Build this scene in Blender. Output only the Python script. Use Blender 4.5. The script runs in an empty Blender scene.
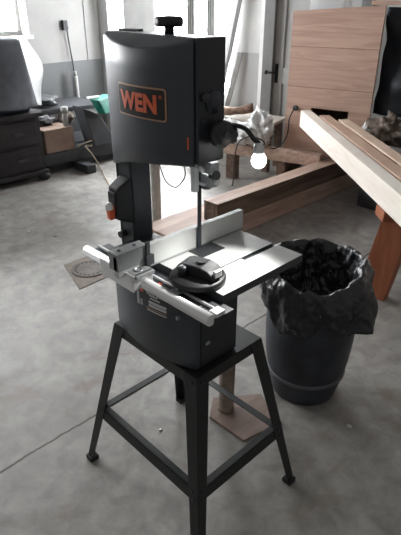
import bpy, bmesh, math, random
from mathutils import Vector, Matrix, noise
random.seed(7)
SC = bpy.context.scene
COL = SC.collection
PI = math.pi
ORG = {}

# ------------------------------------------------------------------ materials
def mat(name, col, rough=.5, metal=0.0, spec=.5, emis=None, es=0, alpha=None, coat=0, var=0, vscale=8, bump=0, bscale=60, trans=0, stretch=(1,1,1), col2=None):
    m = bpy.data.materials.new(name); m.use_nodes = True
    nt = m.node_tree; b = nt.nodes['Principled BSDF']
    b.inputs['Base Color'].default_value = (*col, 1)
    b.inputs['Roughness'].default_value = rough
    b.inputs['Metallic'].default_value = metal
    b.inputs['Specular IOR Level'].default_value = spec
    b.inputs['Coat Weight'].default_value = coat
    b.inputs['Coat Roughness'].default_value = .15
    if trans: b.inputs['Transmission Weight'].default_value = trans
    if alpha is not None: b.inputs['Alpha'].default_value = alpha
    if emis:
        b.inputs['Emission Color'].default_value = (*emis, 1); b.inputs['Emission Strength'].default_value = es
    tc = nt.nodes.new('ShaderNodeTexCoord'); mp = nt.nodes.new('ShaderNodeMapping')
    mp.inputs['Scale'].default_value = stretch
    nt.links.new(tc.outputs['Object'], mp.inputs['Vector'])
    if var or col2:
        n = nt.nodes.new('ShaderNodeTexNoise'); n.inputs['Scale'].default_value = vscale; n.inputs['Detail'].default_value = 5
        n.inputs['Roughness'].default_value = .6
        nt.links.new(mp.outputs[0], n.inputs['Vector'])
        r = nt.nodes.new('ShaderNodeValToRGB')
        c2 = col2 or tuple(c * (1 + var) for c in col)
        c1 = col if col2 else tuple(c * (1 - var) for c in col)
        r.color_ramp.elements[0].position = .32; r.color_ramp.elements[0].color = (*c1, 1)
        r.color_ramp.elements[1].position = .68; r.color_ramp.elements[1].color = (*c2, 1)
        nt.links.new(n.outputs['Fac'], r.inputs[0]); nt.links.new(r.outputs[0], b.inputs['Base Color'])
    if bump:
        n2 = nt.nodes.new('ShaderNodeTexNoise'); n2.inputs['Scale'].default_value = bscale; n2.inputs['Detail'].default_value = 3
        nt.links.new(mp.outputs[0], n2.inputs['Vector'])
        bp = nt.nodes.new('ShaderNodeBump'); bp.inputs['Strength'].default_value = bump; bp.inputs['Distance'].default_value = .01
        nt.links.new(n2.outputs['Fac'], bp.inputs['Height']); nt.links.new(bp.outputs[0], b.inputs['Normal'])
    return m

def wood(name, c1, c2, stretch=(1,1,1), scale=6, rough=.6):
    m = bpy.data.materials.new(name); m.use_nodes = True
    nt = m.node_tree; b = nt.nodes['Principled BSDF']; b.inputs['Roughness'].default_value = rough
    b.inputs['Specular IOR Level'].default_value = .3
    tc = nt.nodes.new('ShaderNodeTexCoord'); mp = nt.nodes.new('ShaderNodeMapping'); mp.inputs['Scale'].default_value = stretch
    n = nt.nodes.new('ShaderNodeTexNoise'); n.inputs['Scale'].default_value = scale; n.inputs['Detail'].default_value = 6; n.inputs['Distortion'].default_value = 1.2
    r = nt.nodes.new('ShaderNodeValToRGB')
    r.color_ramp.elements[0].position = .35; r.color_ramp.elements[0].color = (*c1, 1)
    r.color_ramp.elements[1].position = .62; r.color_ramp.elements[1].color = (*c2, 1)
    L = nt.links.new
    L(tc.outputs['Object'], mp.inputs['Vector']); L(mp.outputs[0], n.inputs['Vector']); L(n.outputs['Fac'], r.inputs[0]); L(r.outputs[0], b.inputs['Base Color'])
    return m

M = {}
M['black'] = mat('black_paint', (.016,.019,.024), .42, spec=.5, bump=.03, bscale=400)
M['door_black'] = mat('black_door_paint', (.024,.030,.040), .42, spec=.65, bump=.03, bscale=350)
M['stand'] = mat('black_powder_coat', (.010,.011,.012), .42, spec=.45, bump=.05, bscale=300)
M['plastic'] = mat('black_plastic', (.012,.013,.015), .5)
M['rubber'] = mat('black_rubber', (.01,.01,.01), .7)
M['slot'] = mat('dark_groove', (.02,.02,.02), .6)
M['alu'] = mat('satin_aluminium', (.62,.63,.63), .38, .75, var=.06, vscale=30)
M['fence'] = mat('light_anodised_aluminium', (.50,.51,.50), .5, .3, var=.04, vscale=12)
M['carr'] = mat('grey_cast_aluminium', (.27,.28,.285), .5, .3, var=.08, vscale=20)
M['bright'] = mat('bright_aluminium', (.75,.76,.77), .32, .6)
M['chrome'] = mat('polished_tube', (.86,.87,.88), .28, .45)
M['table'] = mat('ground_aluminium_table', (.44,.445,.44), .42, .4, var=.05, vscale=9)
M['table_side'] = mat('table_casting', (.05,.055,.06), .5, .2)
M['orange'] = mat('orange_lettering', (.72,.13,.05), .5)
M['redorange'] = mat('orange_plastic', (.75,.13,.05), .45, bump=.3, bscale=300)
M['badge'] = mat('black_badge', (.008,.008,.009), .35)
M['badge_edge'] = mat('copper_badge_border', (.42,.24,.15), .45)
M['white_plastic'] = mat('white_plastic', (.75,.75,.74), .45)
M['label_white'] = mat('label_print', (.6,.6,.6), .6)
M['label_tan'] = mat('label_tan', (.35,.26,.18), .6)
M['greymetal'] = mat('grey_metal_parts', (.35,.37,.39), .38, .6, var=.3, vscale=60)
M['blade'] = mat('blade_steel', (.03,.036,.045), .5, .3)
M['post_silver'] = mat('silver_guide_post', (.62,.64,.65), .5, .2)
M['drum'] = mat('black_drum_plastic', (.026,.030,.040), .5, spec=.45, var=.4, vscale=9, bump=.06, bscale=30)
M['drum_band'] = mat('scuffed_grey_band', (.09,.095,.105), .5, .2, var=.3, vscale=14)
M['bag'] = mat('black_bag_plastic', (.010,.011,.014), .3, spec=.6, bump=1.0, bscale=34)
M['clear'] = mat('clear_crumpled_plastic', (.42,.43,.43), .3, var=.4, vscale=25, bump=.6, bscale=40)
M['teal'] = mat('teal_plastic', (.014,.19,.145), .5)
M['beam_wood'] = wood('brown_timber', (.085,.058,.045), (.19,.13,.10), (9,.7,7), 2.5)
M['pink_wood'] = wood('pinkish_timber', (.36,.25,.20), (.52,.38,.31), (8,.7,8), 2.2)
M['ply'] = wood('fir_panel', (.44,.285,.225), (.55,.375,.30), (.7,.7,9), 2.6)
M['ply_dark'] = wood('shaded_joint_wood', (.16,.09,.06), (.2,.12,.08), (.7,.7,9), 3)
M['board'] = wood('pine_board', (.55,.40,.30), (.70,.54,.43), (1,1,8), 2.2)
M['board2'] = wood('tan_board', (.45,.30,.22), (.58,.41,.31), (1,1,8), 2.2)
M['board_face'] = wood('pale_planed_board', (.74,.66,.58), (.82,.76,.69), (1,1,8), 2.2)
M['redwood'] = wood('red_brown_leg', (.27,.085,.040), (.36,.13,.065), (6,6,1), 2.5)
M['slab'] = wood('red_brown_offcut', (.19,.135,.11), (.26,.19,.16), (5,1,1), 3)
M['post'] = mat('old_grey_post', (.42,.40,.37), .7, var=.2, vscale=14, bump=.2)
M['barkpost'] = mat('brown_grey_log', (.24,.19,.155), .8, var=.35, vscale=20, bump=.3)
M['wall_up'] = mat('light_grey_wall_paint', (.31,.305,.295), .75, var=.09, vscale=2.2, bump=.04)
M['wall_low'] = mat('dark_grey_wall_paint', (.135,.14,.142), .75, var=.07, vscale=2.2)
M['wall_white'] = mat('off_white_wall', (.62,.62,.61), .7, var=.06, vscale=2)
M['trim'] = mat('grey_trim', (.30,.30,.29), .6, var=.1, vscale=5)
M['frame_dark'] = mat('dark_grey_frame', (.17,.17,.165), .6, var=.12, vscale=5)
M['door_paint'] = mat('pale_grey_door', (.42,.425,.42), .6, var=.05, vscale=4)
M['curtain'] = mat('white_corrugated_sheet', (.78,.78,.77), .55, var=.05, vscale=6)
M['pane'] = mat('daylit_pane', (.8,.85,.9), .4, emis=(.97,.985,1), es=27.0)
M['steel_dark'] = mat('dark_machine_paint', (.030,.033,.038), .55, var=.4, vscale=8)
M['steel_mid'] = mat('grey_machine_metal', (.05,.05,.054), .55, .2, var=.4, vscale=10)
M['chest'] = wood('dark_stained_chest', (.020,.019,.021), (.036,.034,.037), (8,1,8), 3, .5)
M['drape'] = mat('blue_grey_cloth', (.135,.145,.165), .85, var=.25, vscale=5, bump=.2, bscale=20)
M['darkcloth'] = mat('navy_cloth', (.028,.036,.055), .85, var=.2, vscale=6, bump=.15, bscale=20)
M['sheet'] = mat('white_sheet', (.74,.75,.76), .6, var=.08, vscale=10, bump=.3, bscale=20)
def translucent(m, amt, col):
    nt = m.node_tree; out = nt.nodes['Material Output']; b = nt.nodes['Principled BSDF']
    t = nt.nodes.new('ShaderNodeBsdfTranslucent'); t.inputs[0].default_value = (*col,1); mx = nt.nodes.new('ShaderNodeMixShader'); mx.inputs[0].default_value = amt
    nt.links.new(b.outputs[0], mx.inputs[1]); nt.links.new(t.outputs[0], mx.inputs[2]); nt.links.new(mx.outputs[0], out.inputs[0])
translucent(M['sheet'], .55, (.9,.9,.9))
M['cardboard'] = mat('brown_cardboard', (.21,.145,.11), .85, var=.2, vscale=9)
M['cord'] = mat('black_cord', (.01,.01,.01), .5)
M['tan_cord'] = mat('tan_cord', (.34,.28,.22), .6)
M['tarp'] = mat('dark_blue_tarp', (.012,.016,.022), .6, var=.5, vscale=5, bump=.5, bscale=14)
M['rag'] = mat('brown_rag', (.19,.12,.085), .85, var=.45, vscale=22, bump=.7, bscale=30)
M['clutter'] = mat('mixed_brown_cloth', (.13,.10,.08), .85, var=.6, vscale=18, bump=.8, bscale=25)
M['white_bag'] = mat('white_plastic_film', (.62,.62,.61), .35, var=.25, vscale=16, bump=1.0, bscale=22)
M['table_white'] = mat('pale_table_top', (.50,.46,.42), .6, var=.12, vscale=6)
M['iron'] = mat('rusty_iron_cover', (.11,.095,.085), .6, .3, var=.4, vscale=30)
M['patch'] = mat('drain_concrete', (.21,.175,.15), .8, var=.2, vscale=25)
M['drainhole'] = mat('drain_slots', (.01,.01,.01), .9)
M['bulb'] = mat('lit_led_bulb', (1,1,1), .3, emis=(1,.98,.95), es=4)
M['brass'] = mat('black_iron_hardware', (.02,.02,.02), .4, .6)
M['chalk'] = mat('pale_debris', (.55,.52,.48), .8)

def floor_mat():
    m = bpy.data.materials.new('polished_concrete'); m.use_nodes = True
    nt = m.node_tree; b = nt.nodes['Principled BSDF']; N = nt.nodes.new; L = nt.links.new
    tc = N('ShaderNodeTexCoord')
    def noise_(s, d, dist=0, off=(0,0,0)):
        mp = N('ShaderNodeMapping'); mp.inputs['Location'].default_value = off
        n = N('ShaderNodeTexNoise'); n.inputs['Scale'].default_value = s; n.inputs['Detail'].default_value = d; n.inputs['Distortion'].default_value = dist; n.inputs['Roughness'].default_value = .62
        L(tc.outputs['Object'], mp.inputs[0]); L(mp.outputs[0], n.inputs['Vector']); return n.outputs['Fac']
    def ramp(f, p0, c0, p1, c1):
        r = N('ShaderNodeValToRGB'); r.color_ramp.elements[0].position = p0; r.color_ramp.elements[0].color = (*c0,1)
        r.color_ramp.elements[1].position = p1; r.color_ramp.elements[1].color = (*c1,1); L(f, r.inputs[0]); return r.outputs[0]
    def mix(f, a, c, t='MIX'):
        x = N('ShaderNodeMixRGB'); x.blend_type = t
        for i, v in ((0,f),(1,a),(2,c)):
            if isinstance(v,(int,float)): x.inputs[i].default_value = v
            elif isinstance(v,tuple): x.inputs[i].default_value = (*v,1)
            else: L(v, x.inputs[i])
        return x.outputs[0]
    base = ramp(noise_(1.3, 6, .6), .33, (.22,.207,.19), .66, (.37,.355,.335))
    fine = ramp(noise_(11, 8, .5), .35, (.74,.74,.74), .65, (1.15,1.15,1.15))
    c = mix(1.0, base, fine, 'MULTIPLY')
    stain = ramp(noise_(2.4, 4, 1.0, (3.1,.4,0)), .60, (0,0,0), .74, (1,1,1))
    c = mix(stain, c, (.19,.155,.13))
    pale = ramp(noise_(3.6, 5, .8, (7.7,2.1,0)), .63, (0,0,0), .72, (.5,.5,.5))
    c = mix(pale, c, (.36,.35,.34))
    # saw-cut joint running along Y at x = -0.47, ragged, and a cross crack
    sep = N('ShaderNodeSeparateXYZ'); L(tc.outputs['Object'], sep.inputs[0])
    def joint(axis_out, pos, wig_s, wig_a, w, seed):
        wig = noise_(wig_s, 4, 0, (seed,seed*2,0))
        a = N('ShaderNodeMath'); a.operation = 'MULTIPLY_ADD'; L(wig, a.inputs[0]); a.inputs[1].default_value = wig_a; a.inputs[2].default_value = -pos - wig_a*.5
        s = N('ShaderNodeMath'); s.operation = 'ADD'; L(axis_out, s.inputs[0]); L(a.outputs[0], s.inputs[1])
        ab = N('ShaderNodeMath'); ab.operation = 'ABSOLUTE'; L(s.outputs[0], ab.inputs[0])
        mr = N('ShaderNodeMapRange'); mr.inputs['From Min'].default_value = w*.4; mr.inputs['From Max'].default_value = w; mr.inputs['To Min'].default_value = 1; mr.inputs['To Max'].default_value = 0
        L(ab.outputs[0], mr.inputs['Value']); return mr.outputs[0]
    j = joint(sep.outputs['X'], -.475, 9, .03, .007, 1.3)
    jw = joint(sep.outputs['X'], -.475, 5, .06, .05, 4.3)
    c = mix(jw, c, mix(.35, c, (.30,.28,.25)))
    c = mix(j, c, (.035,.03,.027))
    L(c, b.inputs['Base Color'])
    rr = ramp(noise_(5, 4), .3, (.36,.36,.36), .7, (.52,.52,.52)); L(rr, b.inputs['Roughness'])
    b.inputs['Specular IOR Level'].default_value = .5
    bp = N('ShaderNodeBump'); bp.inputs['Strength'].default_value = .12; bp.inputs['Distance'].default_value = .01; L(noise_(45,4), bp.inputs['Height']); L(bp.outputs[0], b.inputs['Normal'])
    return m
M['floor'] = floor_mat()

# ------------------------------------------------------------------ geometry helpers
def B(): return bmesh.new()
def box(bm, x0, x1, y0, y1, z0, z1, mx=None, mi=0):
    r = bmesh.ops.create_cube(bm, size=1)['verts']
    for v in r:
        v.co = Vector(((x0+x1)/2 + v.co.x*(x1-x0), (y0+y1)/2 + v.co.y*(y1-y0), (z0+z1)/2 + v.co.z*(z1-z0)))
        if mx: v.co = mx @ v.co
    if mi:
        for f in {f for v in r for f in v.link_faces}: f.material_index = mi
    return r
def frame_to(p0, p1):
    d = (Vector(p1)-Vector(p0)); q = d.to_track_quat('Z','Y'); return Matrix.Translation(Vector(p0)) @ q.to_matrix().to_4x4(), d.length
def cyl(bm, p0, p1, r0, r1=None, seg=24, smooth=True):
    r1 = r0 if r1 is None else r1
    mx, L = frame_to(p0, p1)
    vs = bmesh.ops.create_cone(bm, cap_ends=True, segments=seg, radius1=r0, radius2=r1, depth=L)['verts']
    for v in vs: v.co = mx @ (v.co + Vector((0,0,L/2)))
    for f in {f for v in vs for f in v.link_faces}:
        if len(f.verts) == 4 and smooth: f.smooth = True
def lathe(bm, prof, p0=(0,0,0), p1=(0,0,1), seg=32, mod=None):
    mx, L = frame_to(p0, p1)
    rings = []
    for (r, z) in prof:
        ring = []
        for k in range(seg):
            a = 2*PI*k/seg; rr = r*(mod(a, z) if mod else 1)
            ring.append(bm.verts.new(mx @ Vector((rr*math.cos(a), rr*math.sin(a), z))))
        rings.append(ring)
    for a, b in zip(rings, rings[1:]):
        for k in range(seg):
            f = bm.faces.new((a[k], a[(k+1)%seg], b[(k+1)%seg], b[k])); f.smooth = True
    for ring in (rings[0], rings[-1]):
        try: bm.faces.new(ring)
        except ValueError: pass
def smooth_path(pts, n=6):
    pts = [Vector(p) for p in pts]; out = []
    for i in range(len(pts)-1):
        p0 = pts[max(i-1,0)]; p1 = pts[i]; p2 = pts[i+1]; p3 = pts[min(i+2,len(pts)-1)]
        for k in range(n):
            t = k/n
            out.append(.5*((2*p1)+(-p0+p2)*t+(2*p0-5*p1+4*p2-p3)*t*t+(-p0+3*p1-3*p2+p3)*t**3))
    out.append(pts[-1]); return out
def tube(bm, pts, r, seg=8, n=6):
    P = smooth_path(pts, n) if n else [Vector(p) for p in pts]
    up = Vector((0,0,1)); prev = None; rings = []
    for i, p in enumerate(P):
        d = (P[min(i+1,len(P)-1)] - P[max(i-1,0)]).normalized()
        if prev is None:
            u = d.orthogonal().normalized()
        else:
            u = (prev - d*prev.dot(d)); u = u.normalized() if u.length > 1e-6 else d.orthogonal().normalized()
        prev = u; w = d.cross(u)
        rings.append([bm.verts.new(p + r*(math.cos(2*PI*k/seg)*u + math.sin(2*PI*k/seg)*w)) for k in range(seg)])
    for a, b in zip(rings, rings[1:]):
        for k in range(seg):
            f = bm.faces.new((a[k], a[(k+1)%seg], b[(k+1)%seg], b[k])); f.smooth = True
    bm.faces.new(rings[0]); bm.faces.new(rings[-1])
def prism(bm, poly, zb, zt, smooth_from=None):
    """poly = [(x,y)], zb/zt = number or function of (x,y)"""
    fb = zb if callable(zb) else (lambda x,y: zb); ft = zt if callable(zt) else (lambda x,y: zt)
    lo = [bm.verts.new((x,y,fb(x,y))) for x,y in poly]; hi = [bm.verts.new((x,y,ft(x,y))) for x,y in poly]
    n = len(poly)
    for k in range(n):
        f = bm.faces.new((lo[k], lo[(k+1)%n], hi[(k+1)%n], hi[k]))
        if smooth_from is not None and smooth_from[0] <= k < smooth_from[1]: f.smooth = True
    bm.faces.new(lo[::-1]); bm.faces.new(hi)
def hexa(bm, c8):
    v = [bm.verts.new(c) for c in c8]
    for q in ((0,3,2,1),(4,5,6,7),(0,1,5,4),(1,2,6,5),(2,3,7,6),(3,0,4,7)): bm.faces.new([v[i] for i in q])
def grid_sheet(bm, f, nu, nv, thick=None):
    V = [[bm.verts.new(f(i/nu, j/nv)) for j in range(nv+1)] for i in range(nu+1)]
    for i in range(nu):
        for j in range(nv):
            q = bm.faces.new((V[i][j], V[i+1][j], V[i+1][j+1], V[i][j+1])); q.smooth = True
def blob(bm, c, r, amp=.2, seed=0, fr=2.5, sub=3, flat=None):
    vs = bmesh.ops.create_icosphere(bm, subdivisions=sub, radius=1)['verts']
    for v in vs:
        n = noise.noise(v.co*fr + Vector((seed, seed*1.7, 0))) + .5*noise.noise(v.co*fr*2.7 + Vector((seed,0,seed)))
        k = 1 + amp*n*1.6
        v.co = Vector((c[0]+v.co.x*r[0]*k, c[1]+v.co.y*r[1]*k, c[2]+v.co.z*r[2]*k))
        if flat is not None and v.co.z < flat: v.co.z = flat
    for f in {f for v in vs for f in v.link_faces}: f.smooth = True

def mk(name, bm, m, parent=None, bevel=0, seg=2, solid=0, subd=0, origin=None):
    bmesh.ops.recalc_face_normals(bm, faces=bm.faces)
    org = Vector((0,0,0))
    p = parent
    if p is not None: org = ORG[p.name]
    me = bpy.data.meshes.new(name)
    if org.length: bmesh.ops.translate(bm, verts=bm.verts, vec=-org)
    own = Vector((0,0,0))
    if p is None and name != 'floor' and not name.startswith('wall_'):
        # origin at the base centre of the thing
        xs = [v.co for v in bm.verts]
        own = Vector(((min(c.x for c in xs)+max(c.x for c in xs))/2, (min(c.y for c in xs)+max(c.y for c in xs))/2, min(c.z for c in xs)))
        bmesh.ops.translate(bm, verts=bm.verts, vec=-own)
    bm.to_mesh(me); bm.free()
    for mm in (m if isinstance(m,(list,tuple)) else [m]): me.materials.append(mm)
    o = bpy.data.objects.new(name, me); COL.objects.link(o)
    if p is not None: o.parent = p; ORG[o.name] = org
    else: o.location = own; ORG[o.name] = own
    if solid:
        s = o.modifiers.new('thick','SOLIDIFY'); s.thickness = solid; s.offset = 0
    if subd:
        s = o.modifiers.new('sub','SUBSURF'); s.levels = subd; s.render_levels = subd
    if bevel:
        b = o.modifiers.new('bevel','BEVEL'); b.width = bevel; b.segments = seg; b.limit_method = 'ANGLE'; b.angle_limit = math.radians(35)
    return o
def mks(name, bm, m, parent=None, **kw):
    """one part object for every separate piece in bm"""
    seen = set(); out = []
    for v0 in list(bm.verts):
        if v0 in seen: continue
        comp = [v0]; seen.add(v0); i = 0
        while i < len(comp):
            for e in comp[i].link_edges:
                w_ = e.other_vert(comp[i])
                if w_ not in seen: seen.add(w_); comp.append(w_)
            i += 1
        nb = bmesh.new(); mp_ = {v: nb.verts.new(v.co) for v in comp}
        for f in {f for v in comp for f in v.link_faces}:
            nf = nb.faces.new([mp_[v] for v in f.verts]); nf.smooth = f.smooth; nf.material_index = f.material_index
        out.append(mk(name, nb, m, parent, **kw))
    bm.free(); return out
def thing(name, label, cat, loc, group=None):
    o = bpy.data.objects.new(name, None); COL.objects.link(o); o.location = loc; o.empty_display_size = .1
    ORG[o.name] = Vector(loc); return tag(o, label, cat, group)
def tag(o, label, cat, group=None, kind=None):
    o['label'] = label; o['category'] = cat
    if group: o['group'] = group
    if kind: o['kind'] = kind
    return o
def struct(name, bm, m, parent=None, bevel=0):
    o = mk(name, bm, m, parent, bevel)
    if parent is None: o['kind'] = 'structure'
    return o

def text_bm(s, size, extrude=.0006, bold=0.0, tracking=1.0):
    cu = bpy.data.curves.new('t','FONT'); cu.body = s; cu.size = size; cu.extrude = extrude; cu.offset = bold; cu.space_character = tracking
    cu.align_x = 'CENTER'; cu.align_y = 'CENTER'
    ob = bpy.data.objects.new('t', cu); COL.objects.link(ob)
    dg = bpy.context.evaluated_depsgraph_get(); dg.update()
    me = bpy.data.meshes.new_from_object(ob.evaluated_get(dg))
    bm = bmesh.new(); bm.from_mesh(me)
    bpy.data.objects.remove(ob); bpy.data.curves.remove(cu); bpy.data.meshes.remove(me)
    return bm

# ------------------------------------------------------------------ camera
cd = bpy.data.cameras.new('camera'); cam = bpy.data.objects.new('camera', cd); COL.objects.link(cam)
yaw, pitch = -.803, .483
cy, sy, cp, sp = math.cos(yaw), math.sin(yaw), math.cos(pitch), math.sin(pitch)
fwd = Vector((sy*cp, cy*cp, -sp)); right = Vector((cy, -sy, 0)); up = right.cross(fwd)
mw = Matrix((right, up, -fwd)).transposed().to_4x4(); mw.translation = Vector((.989,-.892,1.546))
cam.matrix_world = mw
cd.sensor_fit = 'VERTICAL'; cd.sensor_height = 36; cd.lens = 36*509.3/535; cd.clip_start = .05; cd.clip_end = 60
SC.camera = cam

# ------------------------------------------------------------------ setting
bm = B(); box(bm, -9, 5, -5, 8, -.1, 0); struct('floor', bm, M['floor'])
K = Vector((-4.83, 3.0, 0))
def wall_mx(az):
    a = math.radians(az); d = Vector((math.sin(a), math.cos(a), 0)); n = Vector((d.y, -d.x, 0))
    mx = Matrix((d, n, Vector((0,0,1)))).transposed().to_4x4(); mx.translation = K; return mx
WR = wall_mx(76)      # local x = along from the corner, local y = into the room
WL = wall_mx(-3)      # local x = negative towards the viewer, local y = into the room
TOP = 2.9
def wbox(bm, W, a0, a1, n0, n1, z0, z1): box(bm, a0, a1, n0, n1, z0, z1, mx=W)

# left wall with a window at its near end
wa0, wa1, wz0, wz1 = -4.4, -.955, 1.205, 2.5  # near part out of view, lengthened so the bulged saw door reflects it
bm = B()
for (a0,a1,z0,z1) in ((-5,wa0,.9,TOP),(wa1,.0,.9,TOP),(wa0,wa1,.9,wz0),(wa0,wa1,wz1,TOP)): wbox(bm, WL, a0, a1, -.25, 0, z0, z1)
struct('wall_left', bm, M['wall_up'])
bm = B(); wbox(bm, WL, -5, 0, -.25, .004, 0, .9); struct('wall_left_base', bm, M['wall_low']).name = 'wall_left_lower'
bm = B(); wbox(bm, WL, -.21, -.006, 0, .008, .905, TOP); struct('trim_1', bm, M['wall_up'])
win = None
bm = B(); wbox(bm, WL, wa0, wa1, -.24, -.22, wz0, wz1); win = struct('window_1', bm, M['pane'])
bm = B()
wbox(bm, WL, wa0, wa1, -.21, -.17, wz0, wz0+.04); 
for q in (-1.70,-2.4,-3.1,-3.8): wbox(bm, WL, q-.02, q+.02, -.21, -.17, wz0, wz1)
wbox(bm, WL, wa0, wa1, -.21, -.17, 1.86, 1.9); wbox(bm, WL, wa1-.04, wa1, -.21, -.17, wz0, wz1)
mk('window_frame', bm, M['curtain'], win)
bm = B(); wbox(bm, WL, wa0-.05, wa1+.02, -.16, .05, wz0-.035, wz0); mk('window_sill', bm, M['curtain'], win)

# right wall with a broad window and a door
ra, rb, rz0, rz1 = .15, 1.86, .62, 2.55  # hidden lower part of the window added to brighten the floor
bm = B()
for (a0,a1,z0,z1) in ((0,ra,0,TOP),(ra,rb,0,rz0),(ra,rb,rz1,TOP),(rb,2.36,0,TOP),(2.36,3.2,2.1,TOP),(3.2,7,0,TOP)): wbox(bm, WR, a0, a1, -.22, 0, z0, z1)
struct('wall_right', bm, M['wall_white'])
bm = B(); wbox(bm, WR, ra, rb, -.2, -.18, rz0, rz1); w2 = struct('window_2', bm, M['pane'])
bm = B(); wbox(bm, WR, ra, rb, -.17, -.12, rz0, rz0+.05); wbox(bm, WR, ra, rb, -.17, -.12, 1.95, 2.0); mk('window_frame', bm, M['curtain'], w2)
for a0, a1, mm in ((.31,.50,'curtain'),(.50,.80,'curtain'),(1.22,1.34,'trim'),(1.48,1.60,'trim'),(1.78,1.86,'curtain')):
    bm = B(); n = max(2, int((a1-a0)/.03))
    for k in range(n):
        a = a0 + (a1-a0)*k/n; b_ = a0 + (a1-a0)*(k+1)/n; mid = (a+b_)/2
        prismpts = [(a,-.10),(mid,-.085),(b_,-.10),(b_,-.11),(a,-.11)]
        lo = [bm.verts.new(WR @ Vector((x,y,rz0))) for x,y in prismpts]; hi = [bm.verts.new(WR @ Vector((x,y,rz1))) for x,y in prismpts]
        for q in range(5): bm.faces.new((lo[q], lo[(q+1)%5], hi[(q+1)%5], hi[q]))
        bm.faces.new(lo[::-1]); bm.faces.new(hi)
    mk('window_post', bm, M[mm], w2)
# grey lower panel + white casing left of the door
bm = B(); wbox(bm, WR, 1.86, 2.20, 0, .015, .10, 1.06); struct('trim_2', bm, M['door_paint'])
bm = B(); wbox(bm, WR, 2.20, 2.245, 0, .03, 0, 2.3); struct('trim_3', bm, M['curtain'])
# door
bm = B(); wbox(bm, WR, 2.36, 3.2, -.09, -.04, .01, 2.1); d1 = struct('door_1', bm, M['door_paint'])
bm = B()
for a0,a1,z0,z1 in ((2.36,2.45,.01,2.1),(3.1,3.2,.01,2.1),(2.45,3.1,.78,.93),(2.45,3.1,.01,.25),(2.45,3.1,1.98,2.1)): wbox(bm, WR, a0, a1, -.04, -.022, z0, z1)
mk('door_rail', bm, M['door_paint'], d1, bevel=.003)
bm = B()
wbox(bm, WR, 2.245, 2.36, -.12, .045, 0, 2.2); wbox(bm, WR, 3.2, 3.31, -.12, .045, 0, 2.2); wbox(bm, WR, 2.245, 3.31, -.12, .045, 2.1, 2.22)
mk('door_frame', bm, M['frame_dark'], d1, bevel=.004)
bm = B(); wbox(bm, WR, 2.372, 2.402, -.022, -.01, .78, .965)
h = WR @ Vector((2.386,-.01,.885)); h2 = WR @ Vector((2.386,.05,.885)); h3 = WR @ Vector((2.30,.05,.885))
cyl(bm, h, h2, .01, seg=10); cyl(bm, h2, h3, .011, seg=10); bmesh.ops.create_icosphere(bm, subdivisions=2, radius=.022, matrix=Matrix.Translation(h3))
mk('door_handle', bm, M['brass'], d1)

# ------------------------------------------------------------------ band saw
saw = thing('band_saw', 'black floor-standing band saw with orange lettered badge on a four-legged stand', 'band saw', (0,0,0))
X0, X1 = -.255, .12
def dprof(x):
    t = (x+.262)/(.382); return -.045 - .03*t - .05*4*t*(1-t)
def lerp_tab(tab, x):
    if x <= tab[0][0]: return tab[0][1]
    for (a,va),(b,vb) in zip(tab, tab[1:]):
        if x <= b: return va + (vb-va)*(x-a)/(b-a)
    return tab[-1][1]
TOPZ = [(-.26,1.468),(-.207,1.464),(-.152,1.459),(-.093,1.455),(-.042,1.451),(0,1.452),(.04,1.456),(.079,1.462),(.125,1.470)]
BOTZ = [(-.26,1.118),(-.19,1.138),(-.144,1.154),(-.092,1.166),(-.005,1.180),(.058,1.187),(.13,1.192)]
# casing
bm = B()
zt = lambda x,y: 1.475
prism(bm, [(-.258,-.036),(-.06,-.055),(.13,-.072),(.13,.018),(-.258,.018)], lambda x,y: lerp_tab(BOTZ, x)+.005, zt)
mk('head_casing', bm, M['black'], saw, bevel=.004, seg=2)
# door: bulged front, slightly sloped top lip
bm = B()
N_ = 36; xs = [X0 + (X1-X0)*k/N_ for k in range(N_+1)]
rows = []
for x in xs:
    yf = dprof(x); zt_, zb_ = lerp_tab(TOPZ,x), lerp_tab(BOTZ,x)
    yb = -.036 - (x+.258)*.093 - .001
    col = [(x,yb,zb_),(x,yf+.004,zb_),(x,yf,zb_+.004)]
    col += [(x,yf,zb_+.004+(zt_-zb_-.008)*q/6) for q in range(1,6)]
    col += [(x,yf,zt_-.004),(x,yf+.004,zt_),(x,yb,1.4735)]
    rows.append([bm.verts.new(p) for p in col])
for a,b_ in zip(rows, rows[1:]):
    for q in range(len(a)-1):
        f = bm.faces.new((a[q], b_[q], b_[q+1], a[q+1])); f.smooth = 2 <= q < len(a)-3
    bm.faces.new((a[-1], b_[-1], b_[0], a[0]))
bm.faces.new(rows[0]); bm.faces.new(rows[-1])
dr = mk('wheel_door', bm, M['door_black'], saw)
# hinge / catch on top left of the head
bm = B(); box(bm, -.25,-.16,-.005,.012,1.475,1.481); mk('top_hinge', bm, M['plastic'], saw, bevel=.002)
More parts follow.
